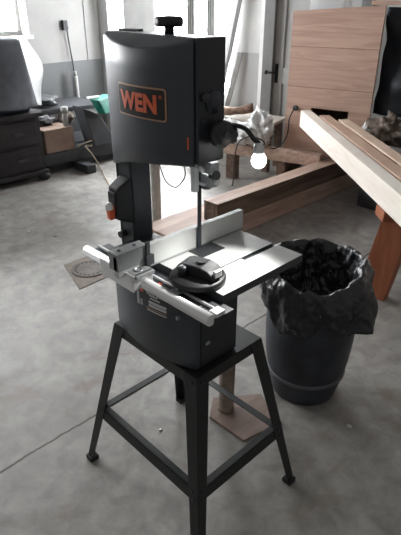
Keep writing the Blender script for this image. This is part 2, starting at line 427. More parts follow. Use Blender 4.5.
# badge following the bulge
def on_bulge(bm, cx, cz, off):
    for v in bm.verts:
        lx, ly, lz = v.co.x, v.co.y, v.co.z
        x = cx + lx; y = dprof(x) - off - lz; v.co = Vector((x, y, cz + ly))
def plate(w, h, r, t=.0012, nx=16):
    bm = B(); pts = []
    for (sx,sy,a0) in ((1,1,0),(-1,1,90),(-1,-1,180),(1,-1,270)):
        for k in range(5):
            a = math.radians(a0+90*k/4); pts.append((sx*(w/2-r)+r*math.cos(a), sy*(h/2-r)+r*math.sin(a)))
    # dense strips in x so that it bends with the door
    xsn = sorted(set([round(p[0],5) for p in pts] + [round(-w/2+w*k/nx,5) for k in range(nx+1)]))
    def yext(x):
        ax = abs(x)
        if ax <= w/2-r: return h/2
        d = ax-(w/2-r); return h/2-r+math.sqrt(max(r*r-d*d,0))
    prev = None
    for x in xsn:
        e = max(yext(x), 1e-4); cur = [bm.verts.new((x,-e,0)), bm.verts.new((x,e,0)), bm.verts.new((x,e,t)), bm.verts.new((x,-e,t))]
        if prev:
            for q in range(4): bm.faces.new((prev[q], prev[(q+1)%4], cur[(q+1)%4], cur[q]))
        else: bm.faces.new(cur)
        prev = cur
    bm.faces.new(prev); return bm
bcx, bcz = -.037, 1.328
b1 = plate(.182,.076,.008); on_bulge(b1, bcx, bcz, .0006); bad = mk('badge', b1, M['badge_edge'], dr)
b2 = plate(.174,.068,.006); on_bulge(b2, bcx, bcz, .0018); mk('badge_panel', b2, M['badge'], dr)
bt = text_bm('WEN', .064, .0006, .0030, 1.04)
xsv = [v.co.x for v in bt.verts]; ysv = [v.co.y for v in bt.verts]; mxx, mnx = max(xsv), min(xsv); mxy, mny = max(ysv), min(ysv)
for v in bt.verts:
    v.co.x = (v.co.x-(mxx+mnx)/2)*.140/(mxx-mnx); v.co.y = (v.co.y-(mxy+mny)/2)*.044/(mxy-mny)
bmesh.ops.triangulate(bt, faces=bt.faces)
on_bulge(bt, bcx-.005, bcz, .0036); mk('badge_lettering', bt, M['orange'], dr)
bt = text_bm('®', .011, .0004); on_bulge(bt, bcx+.076, bcz+.018, .0034); mk('badge_mark', bt, M['orange'], dr)
# door latch: small orange pointer with slot
bm = B(); box(bm, .106,.1085,dprof(.107)-.003,dprof(.107)+.002,1.232,1.262); mk('latch_pointer', bm, M['redorange'], dr, bevel=.0008)
# top tension knob
bm = B(); cyl(bm, (-.038,-.005,1.473),(-.038,-.005,1.497),.012); mk('tension_stem', bm, M['plastic'], saw)
bm = B(); lathe(bm, [(.030,0),(.034,.004),(.034,.018),(.028,.023),(.005,.024)], (-.038,-.005,1.490),(-.038,-.005,2), 36, mod=lambda a,z: 1+.035*math.cos(12*a)); mk('tension_knob', bm, M['plastic'], saw)
# side knobs on the right flank
bm = B(); lathe(bm, [(.026,0),(.026,.004),(.020,.005),(.020,.009),(.007,.010)], (.13,-.020,1.337),(.5,-.020,1.337), 28); mk('tracking_cover', bm, M['drum'], saw)
bm = B(); lathe(bm, [(.008,0),(.010,.004),(.010,.014),(.006,.016)], (.128,-.052,1.352),(.5,-.052,1.352), 16); cyl(bm, (.128,-.055,1.300),(.136,-.055,1.300),.004,seg=10); mks('latch_knob', bm, M['steel_mid'], saw)
bm = B(); lathe(bm, [(.012,0),(.012,.010),(.029,.014),(.032,.020),(.032,.034),(.026,.040),(.004,.041)], (.13,-.018,1.268),(.5,-.018,1.268), 32, mod=lambda a,z: 1+(.04*math.cos(8*a) if z>.012 else 0))
mk('guide_height_knob', bm, M['plastic'], saw)
bm = B(); cyl(bm, (.168,-.018,1.268),(.174,-.018,1.268),.008,seg=16); mk('knob_cap', bm, M['steel_mid'], saw)
# column
bm = B(); box(bm, -.255,-.182,-.04,.03,.64,1.16); mk('column', bm, M['door_black'], saw, bevel=.004)  # paler black than the casing, standing in for the window's reflection
bm = B(); box(bm, -.192,-.187,-.0425,-.039,.64,1.14); box(bm, -.2535,-.2505,-.0425,-.039,.64,1.12); mks('column_flange', bm, M['black'], saw)
bm = B(); cyl(bm, (-.236,-.039,.898),(-.236,-.060,.896),.011,seg=16); mk('column_bolt', bm, M['plastic'], saw)
# switch box with paddle
bm = B()
hexa(bm, [(-.240,-.04,.945),(-.182,-.04,.945),(-.186,-.094,.968),(-.234,-.094,.968),(-.240,-.04,1.088),(-.182,-.04,1.088),(-.186,-.090,1.064),(-.234,-.090,1.064)])
sw = mk('switch_box', bm, M['plastic'], saw, bevel=.006, seg=3)
bm = B(); box(bm, -.225,-.195,-.099,-.0925,1.018,1.052); mk('switch_plate', bm, M['steel_mid'], sw, bevel=.002)
bt = text_bm('ON', .010, .0004)
for v in bt.verts: v.co = Vector((-.210+v.co.x, -.0994-v.co.z, 1.036+v.co.y))
mk('switch_lettering', bt, M['steel_dark'], sw)
bm = B(); box(bm, -.220,-.200,-.103,-.0935,.972,1.012); mk('switch_button', bm, M['redorange'], sw, bevel=.003)
bm = B(); hexa(bm, [(-.216,-.113,.970),(-.197,-.113,.970),(-.197,-.099,.970),(-.216,-.099,.970),(-.216,-.116,1.004),(-.197,-.116,1.004),(-.197,-.103,1.006),(-.216,-.103,1.006)])
pad = mk('stop_paddle', bm, M['redorange'], saw, bevel=.003)
bm = B(); lathe(bm, [(.0115,0),(.0115,.013),(.009,.019),(.004,.022)], (-.206,-.110,1.002),(-.206,-.110,2), 18); mk('padlock_insert', bm, M['white_plastic'], pad, bevel=.003)
# lower wheel housing
lp = lambda x: -.118 - .037*4*((x+.195)/.365)*(1-(x+.195)/.365)
bm = B()
front = [(-.195+.365*k/24, lp(-.195+.365*k/24)) for k in range(25)]
prism(bm, front + [(.17,-.10),(-.195,-.10)], .628, .888, smooth_from=(0,24))
low = mk('lower_door', bm, M['door_black'], saw, bevel=.003)
bm = B(); box(bm, -.20,.172,-.10,.045,.628,.885); mk('lower_casing', bm, M['black'], saw, bevel=.004)
bm = B(); box(bm, .165,.176,-.085,-.07,.70,.71); box(bm, .120,.128,lp(.12)-.010,lp(.12)+.004,.788,.80); mks('lower_latch', bm, M['greymetal'], low, bevel=.001)
# printed labels on the lower door
def on_low(bm, cx, cz, off):
    for v in bm.verts: lx, ly, lz = v.co; x = cx+lx; v.co = Vector((x, lp(x)-off-lz, cz+ly))
def bars(lst):
    bm = B()
    for (x0,x1,z0,z1) in lst:
        n = max(2,int((x1-x0)/.006))
        for k in range(n):
            a = x0+(x1-x0)*k/n; b_ = x0+(x1-x0)*(k+1)/n
            hexa(bm, [(a,lp(a)+.001,z0),(b_,lp(b_)+.001,z0),(b_,lp(b_)-.0012,z0),(a,lp(a)-.0012,z0),(a,lp(a)+.001,z1),(b_,lp(b_)+.001,z1),(b_,lp(b_)-.0012,z1),(a,lp(a)-.0012,z1)])
    return bm
bm = bars([(-.018,-.004,.826,.841)]); mk('label_emblem', bm, M['redorange'], low)
bt = text_bm('BAND SAW', .0125, .0004, .0003); bmesh.ops.triangulate(bt, faces=bt.faces); on_low(bt, .042, .832, .0006); mk('label_title', bt, M['label_white'], low)
bm = bars([(.018,.082,.800,.808),(.018,.082,.790,.797),(.024,.060,.815,.819),(.020,.052,.824,.828),(.010,.082,.775,.778)]); mk('label_print', bm, M['label_white'], low)
bm = bars([(.006,.082,.782,.785)]); mk('label_stripe', bm, M['label_tan'], low)
bm = bars([(-.034,-.024,.780+.006*k,.783+.006*k) for k in range(9)] + [(-.018,-.010,.782+.007*k,.785+.007*k) for k in range(3)]); mk('label_icons', bm, M['label_white'], low)
# table trunnion and table
bm = B(); box(bm, .0,.16,-.06,.09,.885,.913); mk('trunnion', bm, M['steel_dark'], saw, bevel=.006)
bm = B()
box(bm, -.07,.183,-.14,.173,.911,.933); box(bm, .200,.287,-.14,.173,.911,.933); box(bm, .183,.200,-.14,.173,.911,.925)
for f in bm.faces: f.material_index = 0 if f.normal.z > .5 else 1
bmesh.ops.recalc_face_normals(bm, faces=bm.faces)
for f in bm.faces:
    c = f.calc_center_median(); f.material_index = 0 if (f.normal.z > .5 and c.z > .93) else 1
tb = mk('saw_table', bm, [M['table'], M['table_side']], saw)
bm = B(); box(bm, .186,.197,-.16,.035,.925,.9325); mbar = bm
bm = B(); box(bm, .057,.112,-.038,.050,.9325,.9345); mk('table_insert', bm, M['plastic'], tb)
# rip fence
bm = B(); box(bm, .036,.055,-.272,.188,.9345,.994); fe = mk('rip_fence', bm, M['fence'], saw, bevel=.0025)
bm = B(); box(bm, .054,.0562,-.200,.186,.9345,.938); mk('fence_base_line', bm, M['carr'], fe)
bm = B(); box(bm, .018,.056,-.272,-.178,.952,1.000); car = mk('fence_carriage', bm, M['carr'], fe, bevel=.002)
bm = B()
for yy in (-.252,-.205): cyl(bm, (.036,yy,.999),(.036,yy,1.0015),.0045,seg=14)
mks('carriage_bolt', bm, M['steel_dark'], car)
bm = B(); box(bm, .0555,.062,-.186,-.174,.940,1.008); box(bm, .056,.066,-.19,-.165,.945,.972); mks('carriage_clamp', bm, M['steel_dark'], car, bevel=.001)
bm = B(); box(bm, .020,.094,-.246,-.188,.936,.946); tr = mk('carriage_tray', bm, M['carr'], fe, bevel=.0015)
bm = B(); lathe(bm, [(.012,0),(.012,.002),(.009,.0025),(.009,.0005),(.001,.0005)], (.066,-.218,.946),(.066,-.218,1.2), 24); mk('tray_knob', bm, M['greymetal'], tr)
bm = B(); box(bm, -.055,.086,-.252,-.246,.900,.946); box(bm, .082,.088,-.252,-.190,.905,.946); mks('carriage_plate', bm, M['bright'], fe, bevel=.001)
# front rail
bm = B(); cyl(bm, (-.180,-.215,.914),(.322,-.215,.914),.0145,seg=24); rl = mk('front_rail', bm, M['chrome'], saw)
bm = B(); box(bm, -.175,.325,-.206,-.1425,.900,.914); mk('rail_channel', bm, M['black'], rl, bevel=.001)
bm = B(); box(bm, -.175,.322,-.182,-.177,.9145,.922); box(bm, .300,.324,-.200,-.172,.902,.925); mks('rail_bracket', bm, M['bright'], rl, bevel=.001)
bm = B()
for k in range(20): box(bm, .09+.0115*k,.0908+.0115*k,-.198,-(.192 if k%5 else .188),.9142,.9146)
mk('rail_scale', bm, M['label_white'], rl)
bm = B(); box(bm, .112,.124,-.196,-.188,.9142,.9152); mk('scale_marker', bm, M['redorange'], rl)
bm = B(); box(bm, .170,.200,-.204,-.170,.9225,.927); box(bm, .180,.192,-.198,-.186,.927,.944); mks('rail_stop', bm, M['greymetal'], rl, bevel=.001)
bm = B(); box(bm, .0,.02,-.165,-.1405,.890,.8995); box(bm, .25,.27,-.165,-.1405,.890,.8995); mks('rail_mount', bm, M['steel_dark'], rl)
# blade guide assembly and blade
bm = B(); box(bm, .0594,.0606,-.006,.008,.90,1.25); mk('blade', bm, M['blade'], saw)
bm = B(); box(bm, .060,.074,-.030,-.014,1.105,1.21); gp = mk('guide_post', bm, M['post_silver'], saw, bevel=.001)
bm = B(); box(bm, .068,.108,-.004,.026,1.118,1.150); box(bm, .072,.114,-.010,.020,1.156,1.185); mks('guide_block', bm, M['greymetal'], gp, bevel=.003)
bm = B(); cyl(bm, (.075,.012,1.120),(.075,.012,1.108),.013,seg=18); cyl(bm, (.100,.006,1.150),(.120,.006,1.154),.012,seg=16); mks('guide_bearing', bm, M['steel_dark'], gp)
bm = B(); cyl(bm, (.085,-.010,1.168),(.085,-.020,1.168),.008,seg=12); cyl(bm, (.104,.012,1.134),(.116,.012,1.132),.008,seg=12); box(bm,.07,.09,-.012,-.004,1.122,1.130); mks('guide_screw', bm, M['bright'], gp)
# hanging wire loop under the head
bm = B(); tube(bm, [(-.03,.0,1.19),(-.01,.01,1.15),(-.012,.015,1.12),(-.03,.015,1.095),(-.055,.015,1.078),(-.085,.01,1.088),(-.105,.01,1.115),(-.11,.0,1.165)], .0016, 6); mk('hanging_wire', bm, M['cord'], saw)
# work light
bm = B(); box(bm, .125,.145,.018,.05,1.235,1.27); cyl(bm, (.13,.018,1.25),(.13,.06,1.25),.010,seg=14); mk('lamp_socket', bm, M['plastic'], saw, bevel=.003)
bm = B(); tube(bm, [(.075,.05,1.250),(.105,.05,1.268),(.138,.05,1.275),(.172,.05,1.270),(.196,.05,1.252),(.210,.05,1.246),(.213,.05,1.238)], .0058, 10); mk('gooseneck', bm, M['plastic'], saw)
bm = B(); lathe(bm, [(.006,.004),(.010,0),(.013,-.008),(.014,-.020),(.010,-.022)], (.214,.05,1.242),(.214,.05,2.0), 24); ls = mk('lamp_holder', bm, M['alu'], saw)
bm = B(); lathe(bm, [(.001,-.0385),(.008,-.037),(.0145,-.032),(.018,-.025),(.019,-.018),(.0175,-.010),(.013,-.003),(.010,.004)], (.216,.05,1.222),(.216,.05,2.0), 24); mk('lamp_bulb', bm, M['bulb'], ls)
# stand: top tray, splayed angle-iron legs, braces, feet
a_, b_2, A_, B_, zs = .192, .139, .305, .241, .626
bm = B()
box(bm, -a_, a_, -b_2, b_2, zs-.004, zs)
for s in (-1,1):
    box(bm, -a_, a_, s*b_2-(.003 if s>0 else 0), s*b_2+(.003 if s<0 else 0), zs-.042, zs)
    box(bm, s*a_-(.003 if s>0 else 0), s*a_+(.003 if s<0 else 0), -b_2, b_2, zs-.042, zs)
mk('stand_top', bm, M['stand'], saw, bevel=.0015)
def leg_at(sx, sy, z):
    t = (zs-z)/zs; return Vector((sx*(a_+(A_-a_)*t), sy*(b_2+(B_-b_2)*t), z))
def angle_leg(sx, sy):
    bm = B(); rr = []
    for z, w in ((zs-.004,.050),(.0,.030)):
        c = leg_at(sx, sy, z); t = .0025
        pts = [(0,0),(-sx*w,0),(-sx*w,-sy*t),(-sx*t,-sy*t),(-sx*t,-sy*w),(0,-sy*w)]
        rr.append([bm.verts.new((c.x+px, c.y+py, z)) for px,py in pts])
    for k in range(6): bm.faces.new((rr[0][k], rr[0][(k+1)%6], rr[1][(k+1)%6], rr[1][k]))
    bm.faces.new(rr[0][::-1]); bm.faces.new(rr[1]); return bm
for sx, sy in ((-1,-1),(1,-1),(1,1),(-1,1)):
    lg = mk('leg', angle_leg(sx, sy), M['stand'], saw)
    c = leg_at(sx, sy, 0); bm = B()
    prism(bm, [(c.x+sx*.004,c.y+sy*.004),(c.x-sx*.032,c.y+sy*.004),(c.x-sx*.032,c.y-sy*.032),(c.x+sx*.004,c.y-sy*.032)], .0, .020)
    mk('foot', bm, M['rubber'], lg, bevel=.003)
    bm = B()
    for z in (zs-.022, .262, .235):
        c = leg_at(sx, sy, z)
        cyl(bm, (c.x-sx*.02, c.y-sy*.002, z), (c.x-sx*.02, c.y+sy*.004, z), .0042, seg=8)
        cyl(bm, (c.x-sx*.002, c.y-sy*.02, z), (c.x+sx*.004, c.y-sy*.02, z), .0042, seg=8)
    mks('bolt', bm, M['black'], lg)
zb = .245
for (s0, s1) in (((-1,-1),(1,-1)),((1,-1),(1,1)),((1,1),(-1,1)),((-1,1),(-1,-1))):
    p = leg_at(*s0, zb+.02); q = leg_at(*s1, zb+.02); p2 = leg_at(*s0, zb-.018); q2 = leg_at(*s1, zb-.018)
    nrm = Vector((-(q-p).y, (q-p).x, 0)).normalized()
    if nrm.dot(p+q) > 0: nrm = -nrm
    e = nrm*.003; w = nrm*.028
    bm = B()
    hexa(bm, [p2+e, q2+e, q2+e*2, p2+e*2, p+e, q+e, q+e*2, p+e*2])
    dz = Vector((0,0,.003)); hexa(bm, [p+e-dz, q+e-dz, q+w-dz, p+w-dz, p+e, q+e, q+w, p+w])
    mk('brace', bm, M['stand'], saw)

# mitre gauge on the table
mg = thing('miter_gauge', 'round black miter gauge lying on the saw table in front of the blade', 'miter gauge', (.172,-.112,.9335))
mk('guide_bar', mbar, M['bright'], mg)
bm = B(); lathe(bm, [(.067,0),(.070,.003),(.070,.012),(.066,.016),(.001,.0165)], (.190,-.130,.9335),(.190,-.130,2), 48); mk('protractor', bm, M['plastic'], mg)
ang = math.radians(10)
mxg = Matrix.Translation((.190,-.122,.949)) @ Matrix.Rotation(ang, 4, 'Z')
bm = B()
arc = [(-.056,0),(-.056,.014),(-.048,.024),(-.034,.030),(-.012,.033),(.018,.033),(.038,.028),(.050,.019),(.056,.008),(.056,0)]
fr = [bm.verts.new(mxg @ Vector((x,-.026,z*.85))) for x,z in arc]; bk = [bm.verts.new(mxg @ Vector((x,.024,z))) for x,z in arc]
n = len(arc)
for k in range(n): 
    f = bm.faces.new((fr[k], fr[(k+1)%n], bk[(k+1)%n], bk[k]))
bm.faces.new(fr[::-1]); bm.faces.new(bk)
mk('gauge_head', bm, M['plastic'], mg, bevel=.004, seg=3)
bm = B(); c = mxg @ Vector((.004,0,.031)); cyl(bm, c, c+Vector((0,0,.004)), .011, seg=20); mk('gauge_cap', bm, M['rubber'], mg)
bm = B(); c = mxg @ Vector((-.030,-.034,.0)); lathe(bm, [(.010,0),(.012,.003),(.012,.020),(.009,.024),(.001,.0245)], c, c+Vector((0,0,1)), 20); mk('lock_knob', bm, M['black'], mg)
bm = B(); c = mxg @ Vector((.054,-.004,.012)); box(bm, c.x-.004,c.x+.005,c.y-.012,c.y+.012,c.z-.004,c.z+.014); mk('gauge_pointer', bm, M['bright'], mg, bevel=.002)

# ------------------------------------------------------------------ drum with bag
DC = Vector((.016,.692,0))
dr_ = thing('plastic_drum', 'black plastic drum with scuffed grey band used as waste bin behind the saw', 'drum', DC)
bm = B()
lathe(bm, [(.125,0),(.140,.006),(.146,.03),(.158,.08),(.166,.12),(.168,.135),(.178,.20),(.184,.28),(.186,.34),(.182,.42),(.176,.50),(.168,.545),(.162,.56),(.152,.56),(.158,.50),(.16,.30),(.13,.03),(.001,.028)], DC, DC+Vector((0,0,1)), 56)
mk('drum_body', bm, M['drum'], dr_)
bm = B(); lathe(bm, [(.1650,.112),(.1700,.116),(.1715,.124),(.1700,.131),(.1655,.134)], DC, DC+Vector((0,0,1)), 56)
mk('drum_band', bm, M['drum_band'], dr_)
# bag liner: rises inside, folds over the rim, drapes outside with ragged hem
cam_az = math.atan2(-.892-.725, .989-.018)      # direction from drum towards the camera side
def bagf(u, v):
    th = 2*PI*u
    d = math.atan2(math.sin(th-cam_az), math.cos(th-cam_az))   # 0 = viewer side
    # hem depth: long at viewer's right, lifted centre-left
    side = math.exp(-((d-1.05)/.42)**2); leftd = math.exp(-((d+.75)/.5)**2); mid = math.exp(-((d-.05)/.35)**2)
    hem = .10 + .045*side + .05*leftd + .035*mid + .022*math.sin(5*th+2.4) + .015*math.sin(11*th)
    fold = 1 + .035*math.sin(9*th+.6)+.025*math.sin(17*th+2)
    if v < .42:
        t = v/.42; r = .085 + .085*t**.6; z = .43 + .185*t**1.3 ; w = .02*(1-t)
    elif v < .58:
        t = (v-.42)/.16; r = .170 + .030*t; z = .615 + .014*math.sin(PI*t) - .006*t; w = 0
    else:
        t = (v-.58)/.42; r = .200 + .016*math.sin(PI*t*.7) + (.055*side - .002)*t; z = .609 - (hem+.02)*t; w = 0
    ff = (fold-1)*(1.0 if v>=.58 else .6)*(.3+.7*abs(v-.5)*2)
    n3 = noise.noise(Vector((math.cos(th)*4, math.sin(th)*4, v*5)))*.016
    n3 += noise.noise(Vector((math.cos(th)*13, math.sin(th)*13, v*16)))*.009
    r = r*(1+ff) + n3; z += noise.noise(Vector((math.cos(th)*3, math.sin(th)*3, 7+v*3)))*.018
    z += (.014*math.sin(th*2+.4) - .030*math.cos(d))*(1 if v>.3 else v/.3)
    r = max(r, .192) if v >= .62 else r
    return Vector((DC.x+r*math.cos(th), DC.y+r*math.sin(th), z))
bm = B(); grid_sheet(bm, bagf, 160, 40); bmesh.ops.remove_doubles(bm, verts=bm.verts, dist=.0004)
# crumpled bottom
c0 = [v for v in bm.verts if v.is_boundary and math.hypot(v.co.x-DC.x, v.co.y-DC.y) < .12]
bg = mk('bin_liner', bm, M['bag'], None, solid=.0015)
tag(bg, 'black crumpled bin liner folded over the rim of the plastic drum', 'bin liner')
bm = B(); blob(bm, (DC.x,DC.y,.42), (.115,.115,.04), .35, 3, 3); o = mk('rubbish_bag', bm, M['bag'], None); tag(o, 'crumpled dark plastic rubbish lying inside the lined drum', 'rubbish')
bm = B()
blob(bm, (-.125,.585,.515), (.035,.028,.05), .6, 5, 2.5); o = mk('plastic_film', bm, M['clear'], None); tag(o, 'clear crumpled plastic film caught on the liner under the table corner', 'plastic film')

bm = B(); blob(bm, (-.135,.560,.463), (.010,.007,.011), .5, 9, 2, sub=2); o = mk('plastic_scrap', bm, M['teal'], None); tag(o, 'tiny teal scrap at the tip of the clear plastic film', 'scrap')

# ------------------------------------------------------------------ timbers on the floor
bm = B(); box(bm, -1.68,-1.32,1.12,3.5,0,.145); o = mk('timber_beam', bm, [M['pink_wood']], None, bevel=.006)
tag(o, 'broad reddish timber beam lying on the floor beneath the narrower beam', 'timber')
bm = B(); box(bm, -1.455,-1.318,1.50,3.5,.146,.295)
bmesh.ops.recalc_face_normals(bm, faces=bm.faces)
for f in bm.faces: f.material_index = 0 if f.normal.x > .5 or f.normal.y < -.5 else 1  # right and near faces brown, the other faces paler
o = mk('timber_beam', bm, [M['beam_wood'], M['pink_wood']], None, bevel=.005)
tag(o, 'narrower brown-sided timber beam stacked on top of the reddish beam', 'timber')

# low trestle bench beyond the beams
tw = thing('low_bench', 'low wooden plank bench standing beyond the stacked timber beams', 'bench', (-2.0,2.75,0))
u = Vector((.96,.28,0)).normalized(); nn = Vector((-u.y,u.x,0))
def obox(bm, o_, u_, L0, L1, n0, n1, z0, z1):
    n_ = Vector((-u_.y,u_.x,0)); mx = Matrix((u_, n_, Vector((0,0,1)))).transposed().to_4x4(); mx.translation = o_
    box(bm, L0, L1, n0, n1, z0, z1, mx=mx)
bm = B(); obox(bm, Vector((-2.40,2.62,0)), u, 0, 1.0, 0, .11, .245, .345); mk('plank', bm, M['pink_wood'], tw, bevel=.004)
bm = B(); obox(bm, Vector((-2.40,2.62,0)), u, .08, .18, .01, .10, 0, .245); mk('leg', bm, M['beam_wood'], tw, bevel=.003)
bm = B(); obox(bm, Vector((-2.40,2.62,0)), u, .60, .68, .01, .10, 0, .245); mk('leg', bm, M['beam_wood'], tw, bevel=.003)

# long boards on a trestle, running from the panel box to the right foreground
Lu = Vector((1.577,-1.382,0)).normalized(); Ln = Vector((-Lu.y, Lu.x, 0))
P0 = Vector((-1.60,2.83,0))
specs = [(0,.0,.085,-.12,2.75,'board_face','pale-faced long board nearest the saw, resting on the red-brown trestle'),
         (1,.105,.085,.11,2.85,'board2','tan middle board of the three lying across the red-brown trestle'),
         (2,.215,.085,.28,2.95,'board','tan long board farthest from the saw on the red-brown trestle')]
for (i, off, w, s0, s1, mm, lab) in specs:
    bm = B(); obox(bm, P0, Lu, s0, s1, off, off+w, .56, .70)
    o = mk('long_board', bm, M[mm], None, bevel=.003); tag(o, lab, 'board')
bm = B(); obox(bm, P0, Lu, .9, 1.5, .192, .213, .56, .69); o = mk('wood_offcut', bm, M['beam_wood'], None); tag(o, 'thin dark offcut wedged between the middle and far long boards', 'wood')
ts = thing('trestle', 'red-brown wooden trestle holding up the three long boards at right', 'trestle', (-.10,1.66,0))
bm = B(); hexa(bm, [(-.262,1.60,0),(-.09,1.62,0),(-.10,1.70,0),(-.262,1.68,0),(-.175,1.60,.50),(-.02,1.62,.50),(-.02,1.70,.50),(-.175,1.68,.50)]); mk('leg', bm, M['redwood'], ts, bevel=.004)
bm = B(); hexa(bm, [(.17,2.0,0),(.34,2.02,0),(.34,2.10,0),(.17,2.08,0),(.09,1.97,.50),(.24,1.99,.50),(.24,2.07,.50),(.09,2.05,.50)]); mk('leg', bm, M['redwood'], ts, bevel=.004)
bm = B(); obox(bm, Vector((-.17,1.61,0)), Vector((.66,.75,0)).normalized(), -.03, .5, -.06, .06, .50, .559); mk('top_rail', bm, M['redwood'], ts, bevel=.004)

# big fir panel box with a slot
u = Vector((.970,.242,0)); bo = Vector((-1.868,2.935,0)); W_ = .745; H_ = 1.47
pb = thing('panel_box', 'tall fir panel box with a dark slot behind the long boards', 'box', (-1.5,3.2,0))
bm = B()
for (l0,l1,z0,z1) in ((0,.235,.297,H_),(.565,W_,.297,H_),(.235,.565,.297,.59),(.235,.565,.715,H_)): obox(bm, bo, u, l0, l1, 0, .03, z0, z1)
bmesh.ops.remove_doubles(bm, verts=bm.verts, dist=.0001)
for v in bm.verts:
    if v.co.z > H_-.01: v.co.z += (v.co.x+1.868)*.06
fp = mk('front_panel', bm, M['ply'], pb)
bm = B()
for z in (.88, 1.20): obox(bm, bo, u, .0, W_, -.0012, .002, z, z+.004)
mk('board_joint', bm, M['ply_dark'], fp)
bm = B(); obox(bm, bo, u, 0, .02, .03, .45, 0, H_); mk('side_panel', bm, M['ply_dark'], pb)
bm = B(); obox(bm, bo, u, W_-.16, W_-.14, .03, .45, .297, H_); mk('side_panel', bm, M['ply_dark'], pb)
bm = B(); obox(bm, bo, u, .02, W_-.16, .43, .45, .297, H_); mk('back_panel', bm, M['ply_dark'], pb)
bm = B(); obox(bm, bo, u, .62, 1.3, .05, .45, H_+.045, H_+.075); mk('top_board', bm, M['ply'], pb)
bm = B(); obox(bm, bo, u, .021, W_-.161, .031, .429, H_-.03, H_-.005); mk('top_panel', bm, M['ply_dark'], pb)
bm = B(); obox(bm, bo, u, .06, .36, .20, .40, H_-.004, H_+.12); o = mk('paper_pack', bm, M['sheet'], None, bevel=.006); tag(o, 'white pack lying on top of the fir panel box', 'pack')
bm = B(); c = bo + u*.095 + Vector((0,-.004,.70)); cyl(bm, c+Vector((0,.01,0)), c-Vector((0,.02,0)), .022, seg=20); mk('cord_grommet', bm, M['steel_dark'], pb)
bm = B(); tube(bm, [c-Vector((0,.02,0)), (-1.775,2.87,.62),(-1.775,2.86,.50),(-1.79,2.83,.42),(-1.84,2.79,.36),(-1.88,2.77,.354)], .006, 8)
o = mk('power_cord', bm, M['cord'], None); tag(o, 'black cord hanging from the hole in the fir panel box', 'cord')
bm = B(); tube(bm, [(-2.02,2.66,.353),(-1.95,2.70,.354),(-1.90,2.69,.42),(-1.98,2.64,.46),(-2.08,2.62,.44),(-2.15,2.61,.36),(-2.17,2.60,.2),(-2.14,2.56,.05),(-2.1,2.50,.012)], .006, 8)
o = mk('power_cord', bm, M['cord'], None); tag(o, 'black cord looping over the low plank bench by the lamp', 'cord')

# work table with clutter
wt = thing('work_table', 'pale topped work table against the wall behind the panel box', 'table', (-2.4,3.9,0))
u = Vector((.970,.242,0))
bm = B(); obox(bm, Vector((-3.0,2.84,0)), u, 0, .92, 0, .36, .47, .50); mk('tabletop', bm, M['table_white'], wt, bevel=.004)
for l in (.03, .82):
    for n_ in (.02,.28):
        bm = B(); obox(bm, Vector((-3.0,2.84,0)), u, l, l+.06, n_, n_+.06, 0, .47); mk('leg', bm, M['beam_wood'], wt)
bm = B(); obox(bm, Vector((-2.98,2.95,0)), u, 0.0, .34, .1, .22, .501, .545); o = mk('wood_block', bm, M['board2'], None, bevel=.003); tag(o, 'tan wood block on the work table below the leaning boards', 'wood')
bm = B(); tube(bm, [(-2.88,2.90,.548),(-2.72,2.93,.550),(-2.56,3.00,.562),(-2.40,3.10,.600)], .042, 12, 5)
for v in bm.verts: v.co += Vector((0,0,noise.noise(v.co*14)*.018))
o = mk('rolled_rag', bm, M['rag'], None); tag(o, 'brown rolled rag on the work table left of the white film', 'rag')
bm = B(); blob(bm, (-2.33,2.72,.43), (.26,.085,.11), .45, 4, 3, sub=4, flat=.348); blob(bm, (-2.04,2.80,.50), (.13,.07,.15), .45, 6, 3, sub=4, flat=.348)
o = mk('plastic_bundle', bm, M['white_bag'], None); tag(o, 'crumpled bundle of white plastic film beside the panel box', 'plastic film')
bm = B(); blob(bm, (-2.72,2.70,.08), (.13,.10,.08), .5, 8, 3, sub=4); o = mk('rag_heap', bm, M['clutter'], None); tag(o, 'brown heap of rags on the floor in front of the work table', 'rags')

# right edge: tarp covered thing and clutter
tv = thing('tarp_cover', 'dark blue tarp hanging under the shelf right of the panel box', 'tarp', (-.8,3.5,.75))
def tarpf(u_, v_):
    x = -1.185 + 1.2*u_; z = 1.50 - .80*v_
    return Vector((x, 3.235 + .10*u_ + .03*math.sin(14*u_+3*v_) + .05*noise.noise(Vector((u_*6,v_*5,2))), z))
bm = B(); grid_sheet(bm, tarpf, 50, 30); mk('tarp_sheet', bm, M['tarp'], tv, solid=.004)
bm = B(); blob(bm, (-.93,3.06,.60), (.14,.08,.125), .5, 12, 3, sub=4, flat=.471); o = mk('rag_heap', bm, M['clutter'], None); tag(o, 'brown cloth heap below the dark tarp at the right edge', 'rags')
bm = B(); blob(bm, (-1.13,3.05,.50), (.06,.05,.12), .4, 15, 3, sub=4, flat=.501); blob(bm, (-1.05,3.08,.49), (.05,.05,.05), .4, 18, 3, sub=3, flat=.501); o = mk('plastic_bundle', bm, M['white_bag'], None); tag(o, 'whitish plastic bundle standing right beside the panel box edge', 'plastic film')
bm = B(); box(bm, -.93,-.70,2.895,2.965,.47,.53); o = mk('paper_pack', bm, M['sheet'], None, bevel=.006); tag(o, 'flat white pack on the clutter at the right edge', 'pack')
st = thing('side_crate', 'dark storage crate carrying the clutter at the right edge', 'crate', (-.75,3.15,0))
bm = B(); box(bm, -1.03,-.4,2.90,3.30,0,.44); mk('crate_body', bm, M['steel_mid'], st, bevel=.006)
bm = B(); box(bm, -1.05,-.38,2.88,3.32,.44,.469); mk('crate_lid', bm, M['beam_wood'], st, bevel=.003)
bm = B(); box(bm, -.95,-.55,3.18,3.42,.535,.68); o = mk('black_case', bm, M['steel_dark'], None, bevel=.01); tag(o, 'black case behind the flat white pack at the right edge', 'case')

